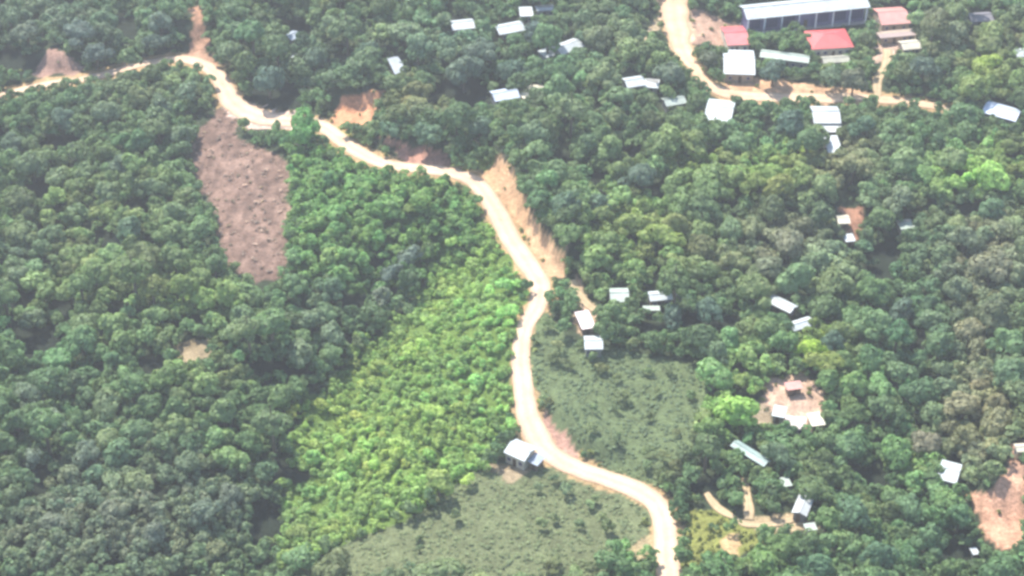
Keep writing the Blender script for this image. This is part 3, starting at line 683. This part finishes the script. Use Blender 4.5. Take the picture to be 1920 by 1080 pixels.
def try_tree(x, y, r, force=False, tint=None, hk=1.0, pack=.64):
    cxi, cyi = int(x // 8), int(y // 8)
    if not force:
        for i in (-1, 0, 1):
            for j in (-1, 0, 1):
                for (a, b, c) in cell.get((cxi + i, cyi + j), ()):
                    if (a - x) ** 2 + (b - y) ** 2 < (pack * (c + r)) ** 2: return False
    z = Hq(x, y); ht = r * (1.25 if force else rng.uniform(1.0, 1.65)) * hk
    qx, qy = project(x, y, z + ht); s = FOC / math.hypot(y, CAMZ)
    gx0, gy0 = project(x, y, z)
    if at(SITE, gx0, gy0) and not force: return False
    if not force and blocks(qx, qy, r * s, r * s * .8) > .10: return False
    if not force and (hits(SITE, qx, qy, r * s, r * s * .8) or hits(HOUSEM, qx, qy, r * s * .8, r * s * .6)): return False
    sx, sy = x - sv[0] / sv[2] * ht, y - sv[1] / sv[2] * ht; shx, shy = project(sx, sy, Hq(sx, sy))
    if not force and blocks(shx, shy, r * s * .9, r * s * .5) > .18: return False
    TREES.append(dict(x=x, y=y, z=z, r=r, ht=ht, qx=float(qx), qy=float(qy), spx=r * s, tint=tint)); cell.setdefault((cxi, cyi), []).append((x, y, r)); return True
# trees one can pick out: pixel of the crown, radius in pixels, leaf colour
PICK = [(569, 238, 35, (98, 146, 86)), (1450, 130, 27, (84, 108, 96)), (1386, 768, 38, (150, 188, 104)), (1520, 655, 26, (156, 184, 84)), (1850, 118, 24, (150, 172, 90)),
        (262, 905, 26, (128, 144, 108)), (505, 150, 30, (84, 108, 96)), (870, 130, 36, (100, 120, 104)), (900, 95, 30, (104, 124, 108)), (830, 40, 20, (110, 130, 100)),
        (780, 200, 26, (138, 146, 106)), (690, 105, 30, (94, 118, 98)), (590, 110, 26, (98, 122, 102)), (1000, 60, 22, (84, 104, 100)), (960, 130, 26, (84, 112, 96)),
        (1260, 140, 28, (100, 118, 100)), (1330, 110, 20, (84, 96, 76)), (1480, 232, 30, (84, 110, 96)), (1620, 235, 26, (96, 126, 100)), (1730, 125, 26, (88, 108, 94)),
        (1600, 150, 26, (112, 120, 98)), (1560, 140, 22, (94, 116, 90)), (1700, 175, 20, (96, 116, 92)), (1300, 270, 32, (126, 146, 92)), (1440, 330, 30, (138, 164, 98)),
        (1330, 330, 30, (122, 146, 96)), (1200, 330, 30, (98, 120, 104)), (1240, 440, 34, (138, 158, 92)), (1180, 420, 28, (134, 152, 94)), (1130, 455, 28, (118, 142, 90)),
        (1600, 310, 32, (138, 144, 106)), (1545, 350, 28, (120, 140, 100)), (1690, 370, 30, (118, 134, 108)), (1860, 330, 34, (140, 174, 100)), (1790, 300, 30, (128, 150, 106)),
        (1860, 390, 26, (100, 130, 100)), (1480, 460, 34, (124, 130, 108)), (1440, 500, 30, (120, 132, 108)), (1530, 490, 28, (116, 138, 106)), (1860, 500, 36, (132, 136, 112)),
        (1800, 540, 30, (118, 134, 106)), (1750, 600, 28, (112, 136, 104)), (1690, 580, 26, (96, 120, 104)), (1890, 640, 32, (110, 140, 100)), (1820, 620, 30, (136, 138, 110)),
        (1810, 760, 34, (144, 144, 114)), (1870, 790, 32, (140, 142, 110)), (1740, 830, 30, (130, 130, 110)), (1690, 700, 30, (108, 136, 100)), (1600, 720, 30, (124, 156, 98)),
        (1560, 640, 26, (90, 116, 98)), (1590, 840, 34, (108, 140, 100)), (1680, 850, 32, (112, 148, 96)), (1710, 960, 32, (102, 134, 98)), (1600, 960, 32, (96, 128, 98)),
        (1740, 1010, 34, (96, 128, 92)), (1650, 1040, 30, (92, 124, 96)), (1530, 1060, 28, (92, 124, 94)), (1330, 960, 22, (92, 122, 90)), (1460, 850, 28, (104, 128, 100)),
        (1345, 1065, 24, (92, 126, 82)), (1290, 560, 34, (98, 124, 104)), (1260, 595, 26, (90, 112, 98)), (1330, 580, 28, (92, 118, 102)), (1340, 660, 28, (112, 136, 104)),
        (1400, 670, 28, (134, 162, 100)), (1110, 610, 16, (132, 140, 100)), (770, 480, 24, (110, 128, 116)), (735, 510, 24, (104, 124, 114)), (715, 555, 22, (116, 130, 112)),
        (620, 540, 26, (98, 126, 98)), (580, 600, 28, (112, 134, 104)), (620, 630, 28, (116, 138, 110)), (560, 660, 30, (114, 134, 104)), (455, 590, 28, (112, 138, 100)),
        (440, 620, 26, (124, 146, 104)), (380, 560, 26, (132, 160, 98)), (290, 590, 26, (124, 150, 102)), (230, 640, 28, (122, 148, 98)), (160, 610, 28, (118, 140, 100)),
        (130, 545, 26, (126, 150, 98)), (60, 600, 24, (106, 126, 98)), (30, 520, 26, (118, 138, 108)), (140, 480, 26, (126, 148, 100)), (230, 500, 28, (118, 140, 96)),
        (60, 310, 28, (114, 136, 102)), (110, 330, 22, (122, 142, 106)), (160, 320, 24, (118, 140, 100)), (230, 310, 26, (104, 126, 102)), (280, 350, 26, (112, 134, 98)),
        (200, 360, 26, (116, 138, 102)), (240, 430, 28, (96, 124, 98)), (330, 400, 28, (112, 136, 98)), (150, 400, 24, (110, 134, 96)), (100, 440, 24, (108, 132, 98)),
        (50, 740, 28, (110, 130, 108)), (100, 790, 30, (116, 134, 110)), (200, 760, 30, (122, 142, 106)), (160, 850, 30, (108, 126, 108)), (330, 800, 30, (124, 146, 100)),
        (420, 770, 30, (120, 144, 100)), (430, 860, 32, (122, 150, 98)), (350, 870, 28, (112, 132, 104)), (380, 960, 30, (104, 122, 106)), (430, 930, 28, (110, 124, 108)),
        (60, 860, 24, (108, 124, 110)), (130, 890, 26, (120, 134, 108)), (210, 960, 28, (118, 128, 108)), (100, 980, 26, (116, 128, 110)), (290, 1000, 26, (110, 122, 108)),
        (50, 60, 26, (110, 124, 106)), (150, 60, 28, (94, 112, 104)), (180, 100, 24, (94, 112, 104)), (300, 40, 26, (98, 118, 104)), (290, 80, 22, (90, 110, 98)),
        (450, 60, 28, (104, 130, 98)), (430, 100, 26, (112, 134, 102)), (620, 50, 26, (114, 136, 104)), (760, 60, 28, (116, 138, 106)), (26, 268, 26, (104, 126, 104)),
        (300, 200, 26, (108, 130, 104)), (200, 210, 26, (112, 132, 104)), (120, 220, 26, (96, 120, 102)), (350, 170, 24, (100, 124, 100)), (340, 250, 24, (104, 126, 98)),
        (1060, 200, 26, (122, 144, 102)), (1130, 140, 28, (122, 140, 102)), (1120, 70, 28, (120, 134, 104)), (1180, 60, 24, (112, 134, 98)), (1100, 270, 28, (110, 136, 100)),
        (1040, 320, 26, (112, 138, 98)), (1060, 380, 28, (96, 124, 100)), (1120, 380, 26, (98, 124, 104)), (1000, 250, 28, (112, 136, 104)), (900, 240, 26, (98, 122, 104)),
        (800, 250, 28, (96, 124, 98)), (730, 240, 22, (86, 116, 92)), (1790, 60, 28, (120, 134, 106)), (1860, 60, 26, (130, 148, 100)), (1760, 30, 24, (118, 128, 100))]
for (a, b_, rp, tc) in PICK:
    r = rp / (FOC / math.hypot(*ground(a, b_)[1:2], CAMZ)) * 1.08
    for _ in range(4):
        if a != 569 and (hits(SITE, a, b_, rp, rp * .8) or hits(HOUSEM, a, b_, rp * .8, rp * .65)): r *= .82; rp *= .82
    if rp < 15: continue
    x, y, z = ground(a, b_, r * 1.25)
    try_tree(x, y, r, force=True, tint=np.array(srgb(*tc)))
def sampler(poly=None, n=1000, rmin=2, rmax=4, pack=.64):
    U = rng.uniform(size=(n, 2)); px_ = -80 + U[:, 0] * 2080
    ty = U[:, 1]                                            # uniform over the ground seen, not over the picture
    yy = 195 + (600 - 195) * ty
    for i in range(n):
        half = 0.70 * math.hypot(yy[i], 265) * .5; x = rng.uniform(-half, half); y = float(yy[i])
        qx, qy = project(x, y, Hq(x, y)); qx = float(qx); qy = float(qy)
        if not (-260 < qx < 2180 and -140 < qy < 1250): continue
        if not (-90 < qx < 2010 and -70 < qy < 1190) and rmax < 2: continue
        cx_, cy_ = project(x, y, Hq(x, y) + rmin * 1.3)
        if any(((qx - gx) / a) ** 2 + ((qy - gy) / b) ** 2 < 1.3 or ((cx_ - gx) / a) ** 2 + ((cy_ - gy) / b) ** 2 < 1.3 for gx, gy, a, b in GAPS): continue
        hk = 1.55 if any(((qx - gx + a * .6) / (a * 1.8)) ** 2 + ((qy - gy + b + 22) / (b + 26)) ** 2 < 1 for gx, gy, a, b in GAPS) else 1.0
        if inp(qx, qy, P_LIGHT): hk = .75
        if inp(qx, qy, P_BROWN) or inp(qx, qy, P_OLIVE1) or inp(qx, qy, P_OLIVE2):
            if rng.random() > (.004 if inp(qx, qy, P_BROWN) else .05): continue
            try_tree(x, y, rng.uniform(.8, 1.7)); continue
        lo, hi = rmin, rmax
        if inp(qx, qy, P_LIGHT) : lo, hi = lo * .42, hi * .5
        elif inp(qx, qy, P_MIDG): lo, hi = lo * .62, hi * .66
        elif qx < 500 and qy > 880: lo, hi = lo * .6, hi * .62
        elif qx > 1540 and qy > 930: lo, hi = lo * .68, hi * .72
        r = rng.uniform(lo, hi)
        if not try_tree(x, y, r, hk=hk, pack=pack): try_tree(x, y, r * .62, pack=pack)
sampler(n=1400, rmin=3.2, rmax=4.8)
sampler(n=5500, rmin=2.3, rmax=3.5)
sampler(n=13500, rmin=1.6, rmax=2.5)
sampler(n=18000, rmin=1.0, rmax=1.8, pack=.52)
for t in TREES: t['tint'] = (leafcolour(t['qx'], t['qy'], t['x'], t['y']) if t['tint'] is None else t['tint'] * math.exp(rng.normal(0, .05))) * LEAFK * WARM
inview = [t for t in TREES if -t['spx'] < t['qx'] < 1920 + t['spx'] and -t['spx'] < t['qy'] < 1080 + t['spx']]
inview.sort(key=lambda t: -t['spx']); SOLO = inview[:300]; ids = {id(t) for t in SOLO}; REST = [t for t in TREES if id(t) not in ids]
print('TREES', len(TREES), 'in view', len(inview), 'smallest solo px', SOLO[-1]['spx'])
MARKS = [('the road fork', 372, 115), ('the brown cleared slope', 460, 400), ('the roadside house', 978, 845), ('the sharp road bend', 905, 345), ('the round pink clearing', 1495, 757),
         ('the red hipped roof', 1555, 75), ('the orange soil bank', 665, 205), ('the slanting white house', 1062, 88), ('the bluish white house', 943, 180), ('the joined white roofs', 1205, 155),
         ('the square white house', 1547, 215), ('the blue-white roof', 1880, 210), ('the reddish yard', 1590, 415), ('the two white forest roofs', 1480, 588), ('the row of three pale roofs', 1220, 555),
         ('the long teal roof', 1408, 850), ('the lone cream house', 1784, 882), ('the pink eroded bank', 1890, 950), ('the small bare patch', 362, 660), ('the left lower corner', 0, 1080), ('the upper left corner', 0, 0),
         ('the lower right corner', 1920, 1080), ('the bottom road end', 1250, 1070), ('the middle left edge', 0, 520), ('the light green slope', 800, 760), ('the faded forest house', 548, 68), ('the middle right edge', 1920, 600)]
DIRS = ['right', 'lower right', 'below', 'lower left', 'left', 'upper left', 'above', 'upper right']
ORD = 'nearest second third fourth fifth sixth seventh eighth ninth tenth eleventh twelfth thirteenth fourteenth fifteenth sixteenth seventeenth eighteenth nineteenth twentieth twenty-first twenty-second twenty-third twenty-fourth twenty-fifth twenty-sixth'.split()
def tone(c):
    s = c / LEAFK; r, g, b = s; lum = .3 * r + .6 * g + .1 * b
    hue = 'yellow-green' if (r > .88 * g * .95 and b < .52 * g) else 'olive' if r > .82 * g else 'green' if b < .62 * g else 'grey-green'
    return ('pale ' if lum > .255 else 'dark ' if lum < .185 else 'mid ') + hue
buckets = {}
for t in SOLO:
    m = min(MARKS, key=lambda k: math.hypot(k[1] - t['qx'], k[2] - t['qy'])); dx, dy = t['qx'] - m[1], t['qy'] - m[2]
    d = DIRS[int(((math.degrees(math.atan2(dy, dx)) + 22.5) % 360) // 45)]; buckets.setdefault((m[0], d), []).append((math.hypot(dx, dy), t))
WHERE = {'right': 'right of', 'left': 'left of', 'below': 'below', 'above': 'above', 'lower right': 'lower right of', 'lower left': 'lower left of', 'upper left': 'upper left of', 'upper right': 'upper right of'}
for (mk, d), lst in buckets.items():
    lst.sort(key=lambda a: a[0])
    for i, (_, t) in enumerate(lst): t['label'] = '%s tree, %s big one %s %s' % (tone(t['tint']), ORD[i] if i < 26 else 'farthest', WHERE[d], mk)
for i, t in enumerate(SOLO):
    if abs(t['qx'] - 569) < 10 and abs(t['qy'] - 238) < 10: t['label'] = 'round bright green tree overhanging the dirt road below the orange soil bank'
    v = i % NV; r = t['r']; root = bpy.data.objects.new('broadleaf_tree', None); C.objects.link(root); root.empty_display_size = .5
    root.location = (t['x'], t['y'], t['z']); root.rotation_euler = (0, 0, rng.uniform(0, 6.28)); tag(root, t['label'], 'tree', 'broadleaf trees of the hillside forest')
    s = r * rng.uniform(.95, 1.08); sz = r * rng.uniform(.95, 1.25)
    c = link('crown', CM[v], root, (0, 0, t['ht'] - .45 * sz)); an = rng.uniform(.82, 1.22); c.scale = (s * an, s / an, sz); c.color = (*t['tint'], 1)
    k = link('trunk', TM[i % 4], root, (0, 0, t['ht'] - .45 * sz)); k.scale = (s, s, max(sz, (t['ht'] - .45 * sz) / .92))
def bake(name, items, lib, label, cat, zoff=.45):
    VV = []; TT = []
    for i, t in enumerate(items):
        V, lf = lib[rng.integers(len(lib))]; a = rng.uniform(0, 6.28); s = t['r'] * rng.uniform(.92, 1.1); sz = t['r'] * rng.uniform(.85, 1.2) * t.get('zs', 1)
        an = rng.uniform(.8, 1.25); ca, sa_ = math.cos(a) * s, math.sin(a) * s; V = V * np.array([an, 1 / an, 1])
        W = np.empty_like(V); W[:, 0] = V[:, 0] * ca - V[:, 1] * sa_ + t['x']; W[:, 1] = V[:, 0] * sa_ + V[:, 1] * ca + t['y']; W[:, 2] = V[:, 2] * sz + t['z'] + t['ht'] - zoff * sz
        VV.append(W); TT.append(lf[:, None] * t['tint'])
    VV = np.concatenate(VV); TT = np.concatenate(TT)
    o = link(name, mesh_np(name, VV, np.arange(len(VV)).reshape(-1, 4), M_LEAFB, False, {'tint': TT})); tag(o, label, cat, kind='stuff'); print(name, len(VV) // 4, 'quads'); return o
bake('forest_canopy', REST, CRS, 'dense mass of smaller broadleaf trees filling the forest between the large trees', 'forest')
# ---------------------------------------------------------------- undergrowth and scrub (stuff)
BU = [crown(70, 4, .8, 300 + i, .27, .55) for i in range(6)]; BT = [crown(26, 3, .8, 320 + i, .42, .5) for i in range(6)]
def scatter(n, test, rlo, rhi, colf, zs=1, ht=.35):
    out = []
    for _ in range(n):
        y = rng.uniform(205, 545); half = .6 * math.hypot(y, 265) * .5; x = rng.uniform(-half, half)
        z = Hq(x, y); qx, qy = project(x, y, z); qx = float(qx); qy = float(qy)
        if not (-40 < qx < 1960 and -40 < qy < 1130) or at(SITE, qx, qy) or at(SITE, qx, qy - 7): continue
        if not test(qx, qy): continue
        r = rng.uniform(rlo, rhi); out.append(dict(x=x, y=y, z=z, r=r, ht=r * ht, tint=colf(qx, qy), zs=zs))
    return out
def soft(qx, qy): return bool(inp(qx + rng.normal(0, 7), qy + rng.normal(0, 5), P_OLIVE1) or inp(qx + rng.normal(0, 7), qy + rng.normal(0, 5), P_OLIVE2))
def cj(c, s=.12): return np.array(srgb(*c)) * 1.0 * math.exp(rng.normal(0, s))
def nocover(qx, qy): return not (at(CLEAR, qx, qy) or at(CLEAR, qx, qy - 10) or at(HOUSEM, qx, qy - 18) or at(HOUSEM, qx, qy - 26))
S1 = scatter(60000, lambda a, b: soft(a, b) and nocover(a, b), .22, .6, lambda a, b: cj((136, 150, 108) if a < 1000 or b > 880 else (118, 138, 104), .09), .3)
bake('low_scrub', S1, BT, 'low grey-green scrub covering the open plots on both sides of the lower road', 'scrub', .2)
S2 = scatter(9000, lambda a, b: bool(inp(a, b, P_LIGHT)) and nocover(a, b), .8, 1.7, lambda a, b: cj((154, 184, 110), .1))
bake('light_thicket', S2, BU, 'light yellow-green thicket on the slope left of the road', 'thicket', .2)
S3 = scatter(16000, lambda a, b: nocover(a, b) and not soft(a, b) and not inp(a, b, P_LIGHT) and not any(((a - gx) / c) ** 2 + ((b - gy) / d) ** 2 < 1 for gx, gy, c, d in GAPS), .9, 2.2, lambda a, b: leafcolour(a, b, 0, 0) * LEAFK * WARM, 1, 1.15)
bake('undergrowth', S3, BU, 'dark green undergrowth between and beneath the forest trees', 'undergrowth', .2)
S4 = scatter(36000, lambda a, b: bool(inp(a, b, P_BROWN)) and fbm(np.array(a / 11), np.array(b / 7), 13) > rng.uniform(.3, .7), .15, .75, lambda a, b: cj((166, 144, 130) if rng.random() < .85 else (140, 124, 100), .3), .35)
bake('dry_brush', S4, BT, 'dry brown cut brush lying over the cleared slope', 'dry brush', .2)
def nearroad(a, b):
    return at(SOILM, a, b) or (at(CLEAR, a + 22, b) or at(CLEAR, a - 22, b) or at(CLEAR, a, b - 14)) and not at(CLEAR, a, b)
S5 = scatter(9000, lambda a, b: nearroad(a, b) and (not at(SOILM, a, b) or rng.random() < .2), .25, .8, lambda a, b: cj((140, 150, 92), .2))
bake('roadside_weeds', S5, BT, 'low weeds and tufts along the road verges and on bare soil', 'weeds', .2)
S6 = scatter(40000, lambda a, b: any(inp(a, b, g_[0]) for g_ in GRASSY) and not at(SOILM, a, b), .25, .7, lambda a, b: cj((148, 154, 88), .18))
bake('tall_grass', S6, BT, 'yellow-green tall grass around the curving garden paths and road edges', 'grass', .2)
# ---------------------------------------------------------------- air
if HAZE > 0:
    b = MB(); b.box(-425, 425, -30, 905, -40, CAMZ + 12); m = bpy.data.materials.new('air'); m.use_nodes = True; n = m.node_tree.nodes; n.clear()
    vo = n.new('ShaderNodeVolumePrincipled'); vo.inputs['Density'].default_value = HAZE; vo.inputs['Color'].default_value = (.93, .96, 1, 1); vo.inputs['Anisotropy'].default_value = .2
    ou = n.new('ShaderNodeOutputMaterial'); m.node_tree.links.new(vo.outputs[0], ou.inputs['Volume'])
    hz = b.build('haze', m); tag(hz, kind='stuff')
